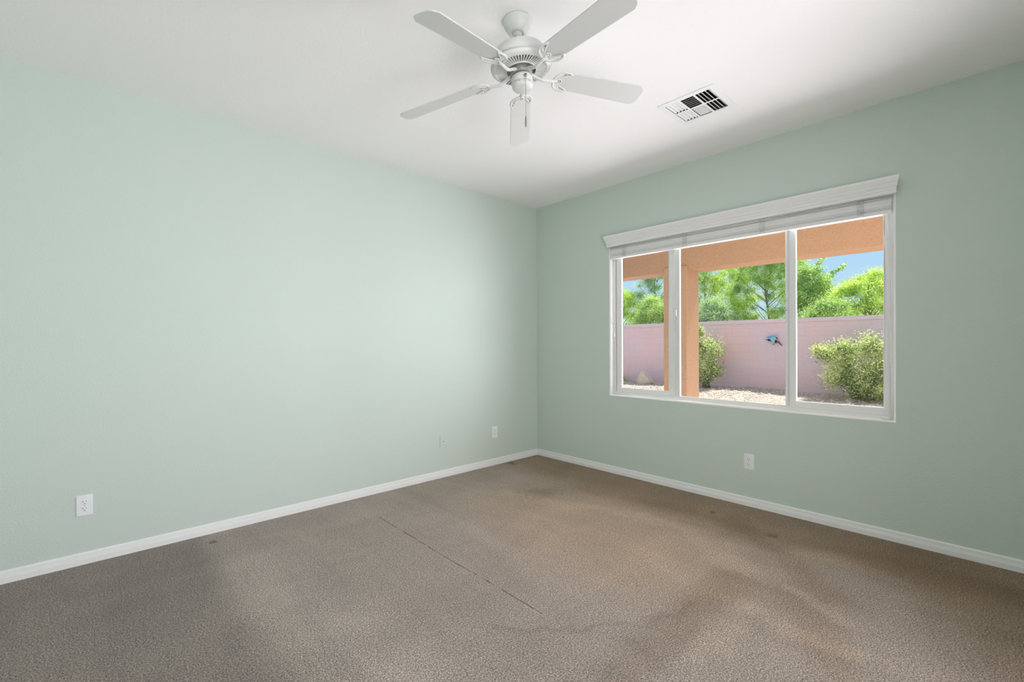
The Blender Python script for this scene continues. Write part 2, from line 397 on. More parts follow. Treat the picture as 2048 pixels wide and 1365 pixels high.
# ------------------------------------------------------------------ geometry helpers
class MB:
    def __init__(s): s.v = []; s.f = []; s.sm = []
    def add(s, vs, fs, smooth=False):
        b = len(s.v); s.v += [tuple(v) for v in vs]
        s.f += [tuple(i + b for i in f) for f in fs]; s.sm += [smooth] * len(fs)
        return s
    def box(s, x0, x1, y0, y1, z0, z1):
        vs = [(x0, y0, z0), (x1, y0, z0), (x1, y1, z0), (x0, y1, z0), (x0, y0, z1), (x1, y0, z1), (x1, y1, z1), (x0, y1, z1)]
        return s.add(vs, [(0, 3, 2, 1), (4, 5, 6, 7), (0, 1, 5, 4), (1, 2, 6, 5), (2, 3, 7, 6), (3, 0, 4, 7)])
    def obox(s, mat, sx, sy, sz):
        vs = [mat @ Vector((a * sx / 2, b * sy / 2, c * sz / 2)) for a, b, c in
              ((-1, -1, -1), (1, -1, -1), (1, 1, -1), (-1, 1, -1), (-1, -1, 1), (1, -1, 1), (1, 1, 1), (-1, 1, 1))]
        return s.add(vs, [(0, 3, 2, 1), (4, 5, 6, 7), (0, 1, 5, 4), (1, 2, 6, 5), (2, 3, 7, 6), (3, 0, 4, 7)])
    def lathe(s, prof, mat=Matrix.Identity(4), n=48, cap=True):
        vs = []
        for r, z in prof:
            for k in range(n):
                a = 2 * PI * k / n; vs.append(mat @ Vector((r * math.cos(a), r * math.sin(a), z)))
        fs = [(i * n + k, i * n + (k + 1) % n, (i + 1) * n + (k + 1) % n, (i + 1) * n + k) for i in range(len(prof) - 1) for k in range(n)]
        s.add(vs, fs, True)
        if cap:
            for i in (0, len(prof) - 1):
                if prof[i][0] > 1e-6:
                    s.add([vs[i * n + k] for k in range(n)], [tuple(range(n))])
        return s
    def tube(s, pts, rad, n=8, cap=True, flat=1.0, upv=(0, 0, 1)):
        pts = [Vector(p) for p in pts]
        if not isinstance(rad, (list, tuple)): rad = [rad] * len(pts)
        vs = []
        for i, p in enumerate(pts):
            t = (pts[min(i + 1, len(pts) - 1)] - pts[max(i - 1, 0)]).normalized()
            up = Vector(upv)
            if abs(t.dot(up)) > 0.97: up = Vector((1, 0, 0))
            a = t.cross(up).normalized(); b = a.cross(t)
            for k in range(n):
                w = 2 * PI * k / n
                vs.append(p + a * (rad[i] * math.cos(w)) + b * (rad[i] * flat * math.sin(w)))
        fs = [(i * n + k, i * n + (k + 1) % n, (i + 1) * n + (k + 1) % n, (i + 1) * n + k) for i in range(len(pts) - 1) for k in range(n)]
        if cap: fs += [tuple(range(n - 1, -1, -1)), tuple((len(pts) - 1) * n + k for k in range(n))]
        return s.add(vs, fs, True)
    def prism(s, poly, fn, d0, d1, smooth=False):
        # poly: 2D outline, fn(u, v, d) -> 3D
        n = len(poly)
        vs = [fn(u, v, d0) for u, v in poly] + [fn(u, v, d1) for u, v in poly]
        fs = [(k, (k + 1) % n, n + (k + 1) % n, n + k) for k in range(n)] + [tuple(range(n - 1, -1, -1)), tuple(range(n, 2 * n))]
        return s.add(vs, fs, smooth)
    def sphere(s, c, rx, ry, rz, nu=16, nv=10, mat=None):
        vs = []; c = Vector(c)
        for i in range(nv + 1):
            t = PI * i / nv
            for k in range(nu):
                a = 2 * PI * k / nu
                p = Vector((rx * math.sin(t) * math.cos(a), ry * math.sin(t) * math.sin(a), rz * math.cos(t)))
                if mat: p = mat @ p
                vs.append(c + p)
        fs = [(i * nu + k, (i + 1) * nu + k, (i + 1) * nu + (k + 1) % nu, i * nu + (k + 1) % nu) for i in range(nv) for k in range(nu)]
        return s.add(vs, fs, True)
    def build(s, name, mat, parent=None, origin=None, bevel=0.0, seg=2):
        og = Vector(origin) if origin is not None else Vector((0, 0, 0))
        me = bpy.data.meshes.new(name)
        me.from_pydata([tuple(Vector(v) - og) for v in s.v], [], s.f)
        me.polygons.foreach_set('use_smooth', s.sm)
        bm = bmesh.new(); bm.from_mesh(me)
        bmesh.ops.remove_doubles(bm, verts=bm.verts, dist=1e-6)
        bmesh.ops.recalc_face_normals(bm, faces=bm.faces)
        bm.to_mesh(me); bm.free()
        me.materials.append(mat)
        o = bpy.data.objects.new(name, me)
        COL.objects.link(o)
        if parent is not None:
            o.parent = parent
        else:
            o.location = og
        if bevel:
            md = o.modifiers.new('bevel', 'BEVEL'); md.width = bevel; md.segments = seg
            md.limit_method = 'ANGLE'; md.angle_limit = math.radians(40)
        return o

def tag(o, label=None, cat=None, group=None, kind=None):
    if label: o['label'] = label
    if cat: o['category'] = cat
    if group: o['group'] = group
    if kind: o['kind'] = kind
    return o

def empty(name, loc):
    o = bpy.data.objects.new(name, None)
    o.empty_display_size = 0.1
    o.location = loc
    COL.objects.link(o)
    return o

def struct(o, label=None, cat=None):
    return tag(o, label, cat, kind='structure')

# ------------------------------------------------------------------ room shell
WY0, WY1, WZ0, WZ1 = -3.085, -0.967, 0.735, 2.20    # window hole
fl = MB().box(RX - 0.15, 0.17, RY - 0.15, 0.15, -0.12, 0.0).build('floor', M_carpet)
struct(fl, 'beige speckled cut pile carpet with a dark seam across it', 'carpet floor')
hx0, hx1, hy0, hy1 = -0.968, -0.685, -2.359, -2.075      # hole for the air duct
b = MB()
b.box(RX - 0.15, hx0, RY - 0.15, 0.15, H, H + 0.12); b.box(hx1, 0.17, RY - 0.15, 0.15, H, H + 0.12)
b.box(hx0, hx1, RY - 0.15, hy0, H, H + 0.12); b.box(hx0, hx1, hy1, 0.15, H, H + 0.12)
ce = b.build('ceiling', M_ceil)
struct(ce, 'white lightly textured flat ceiling', 'ceiling')
wl = MB().box(RX - 0.15, 0.17, 0.0, 0.15, 0.0, H).build('wall_left', M_wall)
struct(wl, 'long pale sage green wall on the left, without a window', 'wall')
b = MB()
b.box(0, 0.17, RY - 0.15, WY0, 0.0, H); b.box(0, 0.17, WY1, 0.0, 0.0, H)
b.box(0, 0.17, WY0, WY1, 0.0, WZ0); b.box(0, 0.17, WY0, WY1, WZ1, H)
struct(b.build('wall_right', M_wall), 'sage green wall holding the wide window', 'wall')
b = MB()
b.box(RX - 0.15, -4.0, RY - 0.15, RY, 0.0, H); b.box(-1.5, 0.0, RY - 0.15, RY, 0.0, H); b.box(-4.0, -1.5, RY - 0.15, RY, 2.55, H)
struct(b.build('wall_near', M_wall), 'sage green wall behind the photographer, with an opening added for the fill lamp', 'wall')
struct(MB().box(RX - 0.15, RX, RY, 0.0, 0.0, H).build('wall_back', M_wall), 'sage green wall behind the photographer', 'wall')

# baseboards: moulded profile, (distance from wall, height)
BP = [(0, 0), (0.0125, 0), (0.0125, 0.030), (0.0108, 0.0325), (0.0108, 0.0360), (0.0095, 0.0385), (0.0095, 0.0415), (0.0085, 0.0440), (0.0075, 0.0590), (0.0040, 0.0655), (0, 0.0665)]
o = MB().prism(BP, lambda u, v, d: (d, -u, v), RX, 0.0).build('baseboard_left', M_trim)
struct(o, 'white moulded baseboard along the long left wall', 'baseboard')
o = MB().prism(BP, lambda u, v, d: (-u, d, v), RY, -0.0125).build('baseboard_right', M_trim)
struct(o, 'white moulded baseboard under the window wall', 'baseboard')
o = MB().prism(BP, lambda u, v, d: (d, RY + u, v), -1.5, -0.0125).build('baseboard_near', M_trim)
struct(o, 'white moulded baseboard of the wall behind the photographer', 'baseboard')
# unseen hallway added to hold the fill lamp beyond the opening
b = MB(); b.box(-4.7, -4.6, -5.8, RY - 0.15, -0.1, H); b.box(-0.6, -0.5, -5.8, RY - 0.15, -0.1, H); b.box(-4.7, -0.5, -5.9, -5.8, -0.1, H)
b.box(-4.6, -0.6, -5.8, RY - 0.15, -0.12, 0.0); b.box(-4.6, -0.6, -5.8, RY - 0.15, H, H + 0.1)
struct(b.build('wall_added_hallway', M_ceil), 'unseen white hallway added around the fill lamp', 'hallway')

# ------------------------------------------------------------------ window
W0 = Vector((0.0, -2.026, WZ0))
win = empty('window_1', W0)
struct(win, 'wide white three-part sliding window with white rounded reveal', 'window')
def ring(prof, y0, y1, z0, z1, sm=False):
    # sweep (x, inset) profile around the rectangle
    vs = []; n = len(prof)
    for cy, cz, sy, sz in ((y0, z0, 1, 1), (y1, z0, -1, 1), (y1, z1, -1, -1), (y0, z1, 1, -1)):
        for x, i in prof: vs.append((x, cy + sy * i, cz + sz * i))
    fs = []
    for c in range(4):
        d = (c + 1) % 4
        for k in range(n):
            fs.append((c * n + k, c * n + (k + 1) % n, d * n + (k + 1) % n, d * n + k))
    b = MB(); b.add(vs, fs, sm); return b
prof = [(0.0, 0.0)] + [(0.015 - 0.015 * math.cos(t), 0.013 * math.sin(t)) for t in [k * PI / 16 for k in range(1, 9)]] + [(0.17, 0.013), (0.17, 0.0)]
prof = [(x - 0.0008, i) for x, i in prof]
ring(prof, WY0, WY1, WZ0, WZ1, True).build('window_reveal', M_reveal, win, W0)
# main frame
FY0, FY1, FZ0, FZ1 = WY0 + 0.013, WY1 - 0.013, WZ0 + 0.013, WZ1 - 0.013
fp = [(0.062, 0.0), (0.062, 0.020), (0.068, 0.020), (0.068, 0.030), (0.095, 0.030), (0.095, 0.026), (0.120, 0.026), (0.120, 0.0)]
ring(fp, FY0, FY1, FZ0, FZ1).build('window_frame', M_frame, win, W0)
# mullions of the main frame
def vbar(y0, y1, x0, x1, z0=FZ0 + 0.005, z1=FZ1 - 0.005): return MB().box(x0, x1, y0, y1, z0, z1)
b = vbar(-1.642, -1.630, 0.070, 0.094); b.box(0.078, 0.094, -1.630, -1.602, FZ0 + .005, FZ1 - .005)
b.box(0.066, 0.094, -1.602, -1.588, FZ0 + .005, FZ1 - .005)
b.build('mullion', M_frame, win, W0, bevel=0.0015)
b = vbar(-2.468, -2.453, 0.072, 0.094); b.box(0.078, 0.094, -2.492, -2.468, FZ0 + .005, FZ1 - .005)
b.build('mullion', M_frame, win, W0, bevel=0.0015)
# fixed pane
fz0, fz1 = 0.785, FZ1 - 0.034
MB().box(0.086, 0.090, -2.453, -1.642, fz0, fz1).build('window_pane', M_glass, win, W0)
# sliding sashes
def sash(y0, y1, gy0, gy1, gz0):
    sp_ = [(0.064, 0.0), (0.064, 0.0), ]
    z0, z1 = FZ0 + 0.022, FZ1 - 0.022
    b = MB()
    b.box(0.066, 0.092, y0, gy0, z0, z1); b.box(0.066, 0.092, gy1, y1, z0, z1)
    b.box(0.066, 0.092, gy0, gy1, z0, gz0); b.box(0.066, 0.092, gy0, gy1, z1 - 0.035, z1)
    s = b.build('sash', M_frame, win, W0, bevel=0.002)
    # glazing bead
    ring([(0.070, 0.0), (0.070, 0.004), (0.074, 0.006), (0.088, 0.006), (0.088, 0.0)], gy0, gy1, gz0, z1 - 0.035).build('glazing_bead', M_reveal, s, W0)
    MB().box(0.078, 0.081, gy0, gy1, gz0, z1 - 0.035).build('window_pane', M_glass, s, W0)
    return s
sl = sash(-1.588, -1.004, -1.543, -1.054, 0.808)
sr = sash(-3.046, -2.482, -3.020, -2.518, 0.811)
# track groove shadow strips on the left jamb
MB().box(0.0615, 0.0628, -1.0045, -1.0020, FZ0 + 0.03, FZ1 - 0.03).build('track_groove_shadow', M_grey, win, W0)
# sash latches
b = MB().prism([(0, 0), (0.012, 0.004), (0.020, 0.014), (0.020, 0.052), (0.012, 0.062), (0, 0.066), (0, 0.060), (0.008, 0.055), (0.010, 0.048), (0.010, 0.018), (0.008, 0.011), (0, 0.006)],
               lambda u, v, d: (0.066 - u, d, 1.462 + v), -1.622, -1.604)
b.build('window_latch', M_frame, win, W0, bevel=0.001)
b = MB()
for zz in (1.470, 1.540): b.box(0.064, 0.0725, -2.462, -2.458, zz, zz + 0.006)
b.build('latch_screws', M_grey, win, W0)

# ------------------------------------------------------------------ blind
B0 = Vector((-0.02, -2.026, 2.05))
bl = empty('window_blind', B0)
tag(bl, 'white slatted blind drawn up to the top of the window, under a moulded valance', 'blind')
# valance: crown moulding profile (projection, z)
VP = [(0.012, 2.152), (0.034, 2.152), (0.036, 2.160), (0.036, 2.172), (0.040, 2.177), (0.040, 2.188), (0.045, 2.194), (0.050, 2.204),
      (0.051, 2.213), (0.054, 2.216), (0.060, 2.228), (0.066, 2.240), (0.067, 2.251), (0.066, 2.254), (0.012, 2.254)]
vs = []; n = len(VP)
yl, yr = -0.962, -3.092
for side, yy in ((1, yl), (-1, yr)):
    for u, v in VP: vs.append((-u, yy + side * max(0.0, (u - 0.036)) * 0.55, v))
fs = [(k, (k + 1) % n, n + (k + 1) % n, n + k) for k in range(n)] + [tuple(range(n - 1, -1, -1)), tuple(range(n, 2 * n))]
val = MB().add(vs, fs).build('valance', M_blind, bl, B0)
# returns of the valance to the wall
MB().box(-0.014, -0.001, yl - 0.012, yl, 2.16, 2.254).build('valance_return', M_blind, bl, B0)
MB().box(-0.014, -0.001, yr, yr + 0.012, 2.16, 2.254).build('valance_return', M_blind, bl, B0)
MB().box(0.000, 0.045, -3.068, -0.984, 2.148, 2.184).build('head_rail', M_blind, bl, B0)
rnd = random.Random(4)
SY0, SY1 = -3.066, -0.986
z = 2.060
NS = 22
for k in range(NS):
    t = rnd.uniform(-0.03, 0.04); dz = rnd.uniform(-0.0003, 0.0003)
    b = MB()
    cxs = []
    for j in range(7):
        a = (j - 3) / 3.0
        cxs.append((0.018 + a * 0.025, z + dz - a * 0.025 * t + 0.0016 * (1 - a * a)))
    poly = cxs + [(x, zz - 0.0036) for x, zz in reversed(cxs)]
    o1, o2 = rnd.uniform(-0.003, 0.003), rnd.uniform(-0.003, 0.003)
    b.prism(poly, lambda u, v, d: (u, d, v), SY0 + o1, SY1 + o2)
    b.build('slat', M_blind, bl, B0)
    z += 0.00385
zt = z
MB().box(-0.006, 0.044, SY0, SY1, 2.040, 2.0575).build('bottom_rail', M_blind, bl, B0, bevel=0.003)
# ladder cords bunched in front of the stack
for ly in (-1.14, -1.727, -2.325, -2.912):
    b = MB()
    for off in (-0.014, 0.0, 0.015):
        pts = []
        zz = 2.150; s = 1
        while zz > 2.046:
            pts.append((-0.010 + rnd.uniform(-0.003, 0.003), ly + off + s * rnd.uniform(0.002, 0.008), zz)); zz -= 0.0055; s = -s
        pts.append((-0.0075, ly + off, 2.044))
        b.tube(pts, 0.0011, 5)
    b.build('ladder_cord', M_ladder, bl, B0)
    MB().sphere((-0.0075, ly, 2.047), 0.004, 0.012, 0.005, 10, 6).build('cord_button', M_cord, bl, B0)
# tilt cords at the left with tassels
for (y, z1, x) in ((-1.006, 1.475, -0.006), (-1.028, 1.345, -0.006)):
    c = MB().tube([(x, y, 2.150), (x, y, 1.9), (x, y, z1)], 0.0010, 6).build('tilt_cord', M_cord, bl, B0)
    MB().lathe([(0.0012, 0.0), (0.0032, -0.004), (0.0045, -0.020), (0.0060, -0.036), (0.0055, -0.044), (0.0, -0.045)],
               Matrix.Translation((x, y, z1)), 14).build('tassel', M_blind, c, B0)
# lift cords at the right, running down to the sill
def bez(pts, n=20):
    pts = [Vector(p) for p in pts]; out = []
    m = len(pts)
    for i in range(m - 1):
        p0 = pts[max(i - 1, 0)]; p1 = pts[i]; p2 = pts[i + 1]; p3 = pts[min(i + 2, m - 1)]
        for k in range(n):
            t = k / n
            out.append(0.5 * ((2 * p1) + (-p0 + p2) * t + (2 * p0 - 5 * p1 + 4 * p2 - p3) * t * t + (-p0 + 3 * p1 - 3 * p2 + p3) * t ** 3))
    out.append(pts[-1]); return out
for path in ([(0.0, -3.020, 2.15), (0.012, -3.026, 1.92), (0.022, -3.040, 1.62), (0.030, -3.050, 1.32), (0.034, -3.056, 1.10), (0.036, -3.057, 0.90), (0.030, -3.048, 0.815), (0.026, -3.036, 0.780)],
             [(0.0, -3.030, 2.15), (0.016, -3.035, 1.92), (0.026, -3.048, 1.60), (0.033, -3.055, 1.25), (0.038, -3.059, 1.00), (0.040, -3.060, 0.86), (0.036, -3.052, 0.790), (0.030, -3.044, 0.772)],
             [(0.0, -3.040, 2.15), (0.020, -3.050, 1.90), (0.034, -3.060, 1.55), (0.040, -3.063, 1.20), (0.042, -3.064, 0.95), (0.042, -3.062, 0.80), (0.034, -3.050, 0.766)]):
    MB().tube(bez(path, 10), 0.0018, 6).build('lift_cord', M_cord, bl, B0)
# tassels lying on the sill
for (y, z_, dy) in ((-3.012, 0.757, 1), (-3.040, 0.758, -1)):
    mt = Matrix.Translation((0.028, y, z_)) @ Matrix.Rotation(dy * PI / 2, 4, 'X')
    MB().lathe([(0.0015, -0.004), (0.004, 0.0), (0.0065, 0.010), (0.0085, 0.024), (0.0080, 0.031), (0.0, 0.032)], mt, 16).build('tassel', M_blind, bl, B0)
MB().box(0.020, 0.040, -3.052, -3.020, 0.7485, 0.7585).build('cord_connector', M_blind, bl, B0, bevel=0.002)

# ------------------------------------------------------------------ ceiling fan
FC = Vector((-2.187, -1.999, H))
fan = empty('ceiling_fan', FC)
tag(fan, 'white five-blade ceiling fan with a pull chain, hanging slightly tilted', 'ceiling fan')
T0 = Matrix.Translation(FC)
MB().lathe([(0.068, 0.0), (0.0685, -0.005), (0.0675, -0.010), (0.0655, -0.013), (0.0640, -0.022), (0.0585, -0.035), (0.0500, -0.048), (0.0410, -0.057), (0.0340, -0.0615), (0.0265, -0.062), (0.0245, -0.054)], T0, 56).build('canopy', M_fan, fan, FC)
b = MB()
for k in range(6):      # louvres pressed in the canopy side
    a = math.radians(-118 + k * 7)
    m4 = T0 @ Matrix.Rotation(a, 4, 'Z') @ Matrix.Translation((0.0636, 0, -0.021)) @ Matrix.Rotation(math.radians(14), 4, 'Y')
    b.obox(m4, 0.002, 0.003, 0.010)
b.build('canopy_louvres', M_fan, fan, FC)
# the rotor hangs on a tilted axis
AX = Vector((-0.0688, 0.0540, 1.0)).normalized()
ball = FC + Vector((0, 0, -0.048))
q = Vector((0, 0, 1)).rotation_difference(AX)
TR = Matrix.Translation(ball) @ q.to_matrix().to_4x4()      # local z=0 at the ball, downwards negative
MB().sphere(ball, 0.024, 0.024, 0.024, 20, 12).build('hanger_ball', M_fan, fan, FC)
MB().lathe([(0.0115, 0.0), (0.0115, -0.070)], TR, 20).build('downrod', M_fan, fan, FC)
b = MB().lathe([(0.012, -0.060), (0.022, -0.062), (0.024, -0.082), (0.060, -0.086), (0.100, -0.092), (0.114, -0.097), (0.1205, -0.104), (0.1255, -0.125), (0.1295, -0.150),
            (0.1240, -0.153), (0.1240, -0.156), (0.1330, -0.157), (0.1400, -0.162), (0.1415, -0.168), (0.1395, -0.174), (0.1330, -0.179), (0.1240, -0.183), (0.1180, -0.184), (0.1180, -0.176)], TR, 72, cap=False)
b.build('motor_housing', M_fan, fan, FC)
MB().lathe([(0.118, -0.174), (0.060, -0.176), (0.0, -0.176)], TR, 48, cap=False).build('motor_underside', M_grey, fan, FC)
b = MB()
NR = 54
for k in range(NR):
    m4 = TR @ Matrix.Rotation(2 * PI * k / NR, 4, 'Z') @ Matrix.Translation((0.0965, 0, -0.1830))
    b.obox(m4, 0.046, 0.0058, 0.0040)
b.lathe([(0.0745, -0.180), (0.0745, -0.186), (0.071, -0.188), (0.068, -0.188), (0.068, -0.180)], TR, 48, cap=False)
b.build('vent_grille', M_fan, fan, FC)
b = MB().lathe([(0.052, -0.176), (0.052, -0.186), (0.050, -0.204), (0.046, -0.207), (0.030, -0.207), (0.030, -0.214)], TR, 40, cap=False)
for k in range(5):
    for dd in (-11, 11):
        m4 = TR @ Matrix.Rotation(math.radians(47.27 + 36 + 72 * k + dd), 4, 'Z') @ Matrix.Translation((0.050, 0, -0.195))
        b.sphere(m4 @ Vector((0, 0, 0)), 0.003, 0.003, 0.003, 8, 6)
b.build('flywheel', M_grey, fan, FC)
b = MB().lathe([(0.018, -0.208), (0.040, -0.209), (0.0475, -0.214), (0.0500, -0.220), (0.0500, -0.240), (0.0475, -0.2425), (0.0475, -0.2455), (0.0490, -0.2465),
            (0.0485, -0.2580), (0.0450, -0.2670), (0.0370, -0.2720), (0.0, -0.2730)], TR, 56)
sh = b.build('switch_housing', M_fan, fan, FC)
for a in (-150, -95, 10, 120):
    p = TR @ Matrix.Rotation(math.radians(a), 4, 'Z') @ Vector((0.0485, 0, -0.254)); MB().sphere(p, 0.0022, 0.0022, 0.0022, 8, 6).build('screw', M_grey, sh, FC)

pitch = math.radians(-12.3)
def bladeframe(k):
    a = math.radians(47.27 + 72 * k)
    # local x along the blade, y across, origin on the axis; droops outwards and is pitched
    return TR @ Matrix.Rotation(a, 4, 'Z') @ Matrix.Translation((0, 0, -0.194)) @ Matrix.Rotation(math.atan(0.093), 4, 'Y') @ Matrix.Rotation(pitch, 4, 'X')
def blade_outline():
    r0, r1, w0, w1 = 0.188, 0.637, 0.052, 0.0610
    p = []
    for t in range(0, 9):      # rounded root
        a = -PI / 2 + 0 * t
    p += [(r0 + 0.010, -0.030), (r0 + 0.018, -0.044), (r0 + 0.036, -w0)]
    p += [(r1 - 0.030, -w1), (r1 - 0.008, -w1 + 0.014), (r1, -w1 + 0.030)]
    p += [(r1, w1 - 0.030), (r1 - 0.008, w1 - 0.014), (r1 - 0.030, w1)]
    p += [(r0 + 0.036, w0), (r0 + 0.018, 0.044), (r0 + 0.010, 0.030)]
    p += [(r0, 0.015), (r0, -0.015)]
    return p
BO = blade_outline()
for k in range(5):
    m4 = bladeframe(k)
    bd = MB().prism(BO, lambda u, v, d: m4 @ Vector((u, v, d)), 0.0, 0.0055).build('blade', M_blade, fan, FC, bevel=0.0012)
    m5 = m4
    b = MB()
    P = lambda *a: [m5 @ Vector(p) for p in a]
    za = -0.004
    # arm from the flywheel
    a0 = math.radians(47.27 + 72 * k)
    s0 = TR @ Matrix.Rotation(a0, 4, 'Z') @ Vector((0.046, 0, -0.196))
    s1 = TR @ Matrix.Rotation(a0, 4, 'Z') @ Vector((0.070, 0, -0.206))
    arm = bez([s0, s1, m5 @ Vector((0.105, 0, za - 0.014)), m5 @ Vector((0.140, 0, za - 0.010)), m5 @ Vector((0.170, 0, za - 0.003))], 6)
    b.tube(arm, [0.0100 - 0.0026 * i / len(arm) for i in range(len(arm))], 10, flat=0.8)
    # scrolls under the blade root
    for sg in (-1, 1):
        b.tube(bez(P((0.160, 0, za - 0.003), (0.166, sg * 0.022, za - 0.003), (0.180, sg * 0.044, za), (0.205, sg * 0.0545, za), (0.232, sg * 0.052, za), (0.243, sg * 0.043, za + 0.002)), 6), 0.0058, 8, flat=0.65)
        b.tube(bez(P((0.172, sg * 0.004, za), (0.186, sg * 0.017, za), (0.200, sg * 0.026, za), (0.220, sg * 0.036, za), (0.241, sg * 0.044, za + 0.001)), 6), 0.0042, 8, flat=0.6)
        b.tube(bez(P((0.170, sg * 0.018, za), (0.184, sg * 0.024, za), (0.196, sg * 0.036, za), (0.204, sg * 0.050, za)), 5), 0.0032, 8, flat=0.6)
    ringp = [m5 @ Vector((0.190 + 0.0115 * math.cos(t), 0.0115 * math.sin(t), za)) for t in [2 * PI * i / 20 for i in range(21)]]
    b.tube(ringp, 0.0032, 8, cap=False)
    b.tube(P((0.165, 0, za - 0.001), (0.180, 0, za)), 0.006, 8)
    for sg in (-1, 0, 1):
        b.sphere(m5 @ Vector((0.212 if sg else 0.190, sg * 0.044, za - 0.002)), 0.0042, 0.0042, 0.0026, 10, 6)
    b.build('blade_bracket', M_fan, fan, FC)
# pull chain hanging plumb from the side of the switch housing
cp = Vector((-2.198, -2.063, 2.458))
b = MB()
b.lathe([(0.0055, 0.004), (0.0055, -0.006), (0.002, -0.008)], Matrix.Translation(cp), 12)
zc_ = 2.452
while zc_ > 2.272:
    b.sphere((cp.x, cp.y, zc_), 0.00165, 0.00165, 0.00165, 6, 4); zc_ -= 0.0042
b.tube([(cp.x, cp.y, 2.455), (cp.x, cp.y, 2.270)], 0.0008, 5)
b.build('pull_chain', M_chain, fan, FC)
MB().lathe([(0.0, 2.272), (0.0022, 2.270), (0.0040, 2.262), (0.0046, 2.250), (0.0046, 2.232), (0.0038, 2.222), (0.0, 2.219)], Matrix.Translation((cp.x, cp.y, 0)), 14).build('pull_knob', M_chain, fan, FC)

# ------------------------------------------------------------------ ceiling register
VX0, VX1, VY0, VY1 = -1.003, -0.650, -2.394, -2.040
V0 = Vector(((VX0 + VX1) / 2, (VY0 + VY1) / 2, H))
vt = empty('ceiling_vent', V0)
tag(vt, 'square white four-way air register set in the ceiling near the window', 'air vent')
ix0, ix1, iy0, iy1 = VX0 + 0.036, VX1 - 0.036, VY0 + 0.036, VY1 - 0.036
zf0, zf1 = H - 0.0048, H - 0.0030
b = MB()
b.box(VX0, VX1, VY0, iy0, zf0, zf1); b.box(VX0, VX1, iy1, VY1, zf0, zf1)
b.box(VX0, ix0, iy0, iy1, zf0, zf1); b.box(ix1, VX1, iy0, iy1, zf0, zf1)
for (x0, x1, y0, y1) in ((VX0 + .001, VX1 - .001, VY0 + .001, VY0 + 0.003), (VX0 + .001, VX1 - .001, VY1 - 0.003, VY1 - .001), (VX0 + .001, VX0 + 0.003, VY0 + .003, VY1 - .003), (VX1 - 0.003, VX1 - .001, VY0 + .003, VY1 - .003)):
    b.box(x0, x1, y0, y1, zf1, H)
mx = (ix0 + ix1) / 2
g1, g2 = iy0 + (iy1 - iy0) * 0.335, iy0 + (iy1 - iy0) * 0.665
b.box(ix0, ix1, g1 - 0.006, g1 + 0.006, zf0, zf1); b.box(ix0, ix1, g2 - 0.006, g2 + 0.006, zf0, zf1)
for y0, y1 in ((iy0, g1 - 0.006), (g1 + 0.006, g2 - 0.006), (g2 + 0.006, iy1)): b.box(mx - 0.006, mx + 0.006, y0, y1, zf0, zf1)
b.build('frame', M_vent, vt, V0)
b = MB(); dz0, dz1 = H + 0.0005, H + 0.16
b.box(ix0 - .001, ix1 + .001, iy0 - .001, iy0, dz0, dz1); b.box(ix0 - .001, ix1 + .001, iy1, iy1 + .001, dz0, dz1)
b.box(ix0 - .001, ix0, iy0, iy1, dz0, dz1); b.box(ix1, ix1 + .001, iy0, iy1, dz0, dz1); b.box(ix0, ix1, iy0, iy1, dz1 - .002, dz1)
b.build('duct', M_dark, vt, V0)
def slat(cx, cy, along, length, tilt, wide):
    m4 = Matrix.Translation((cx, cy, H + 0.0035))
    if along == 'x': m4 = m4 @ Matrix.Rotation(tilt, 4, 'X'); sx, sy = length, wide
    else: m4 = m4 @ Matrix.Rotation(tilt, 4, 'Y'); sx, sy = wide, length
    MB().obox(m4, sx, sy, 0.0010).build('slat', M_vent, vt, V0)
tl = math.radians(38)
for (xa, xb) in ((ix0, mx - 0.006), (mx + 0.006, ix1)):
    for (ya, yb, sg) in ((iy0, g1 - 0.006, -1), (g2 + 0.006, iy1, 1)):
        n_ = 4; st = (yb - ya) / n_
        for i in range(n_):
            slat((xa + xb) / 2, ya + st * (i + 0.5), 'x', xb - xa, -sg * tl, 0.0190)
for (xa, xb, sg) in ((ix0, mx - 0.006, -1), (mx + 0.006, ix1, 1)):
    n_ = 6; st = (xb - xa) / n_
    for i in range(n_):
        slat(xa + st * (i + 0.5), (g1 + g2) / 2, 'y', g2 - g1 - 0.012, sg * tl, 0.0155 if sg < 0 else 0.0135)

# ------------------------------------------------------------------ outlets
def rounded_rect(w, h, r, n=5):
    out = []
    for cx, cy, a0 in ((w / 2 - r, h / 2 - r, 0), (-w / 2 + r, h / 2 - r, 90), (-w / 2 + r, -h / 2 + r, 180), (w / 2 - r, -h / 2 + r, 270)):
        for k in range(n + 1):
            a = math.radians(a0 + 90 * k / n); out.append((cx + r * math.cos(a), cy + r * math.sin(a)))
    return out
def plate_map(wall, c):
    # (u along the wall to the viewer's right, v up, d out of the wall)
    if wall == 'left': return lambda u, v, d: Vector((c[0] + u, -d, c[1] + v))
    return lambda u, v, d: Vector((-d, c[0] - u, c[1] + v))
def cover(fn, w, h, mat, root, og):
    big = rounded_rect(w, h, 0.003); small = rounded_rect(w - 0.006, h - 0.006, 0.003)
    n_ = len(big)
    vs = [fn(u, v, 0.0) for u, v in big] + [fn(u, v, 0.0035) for u, v in big] + [fn(u, v, 0.0058) for u, v in small]
    fs = [(i * n_ + k, i * n_ + (k + 1) % n_, (i + 1) * n_ + (k + 1) % n_, (i + 1) * n_ + k) for i in range(2) for k in range(n_)]
    fs.append(tuple(2 * n_ + k for k in range(n_)))
    return MB().add(vs, fs).build('cover_plate', mat, root, og)
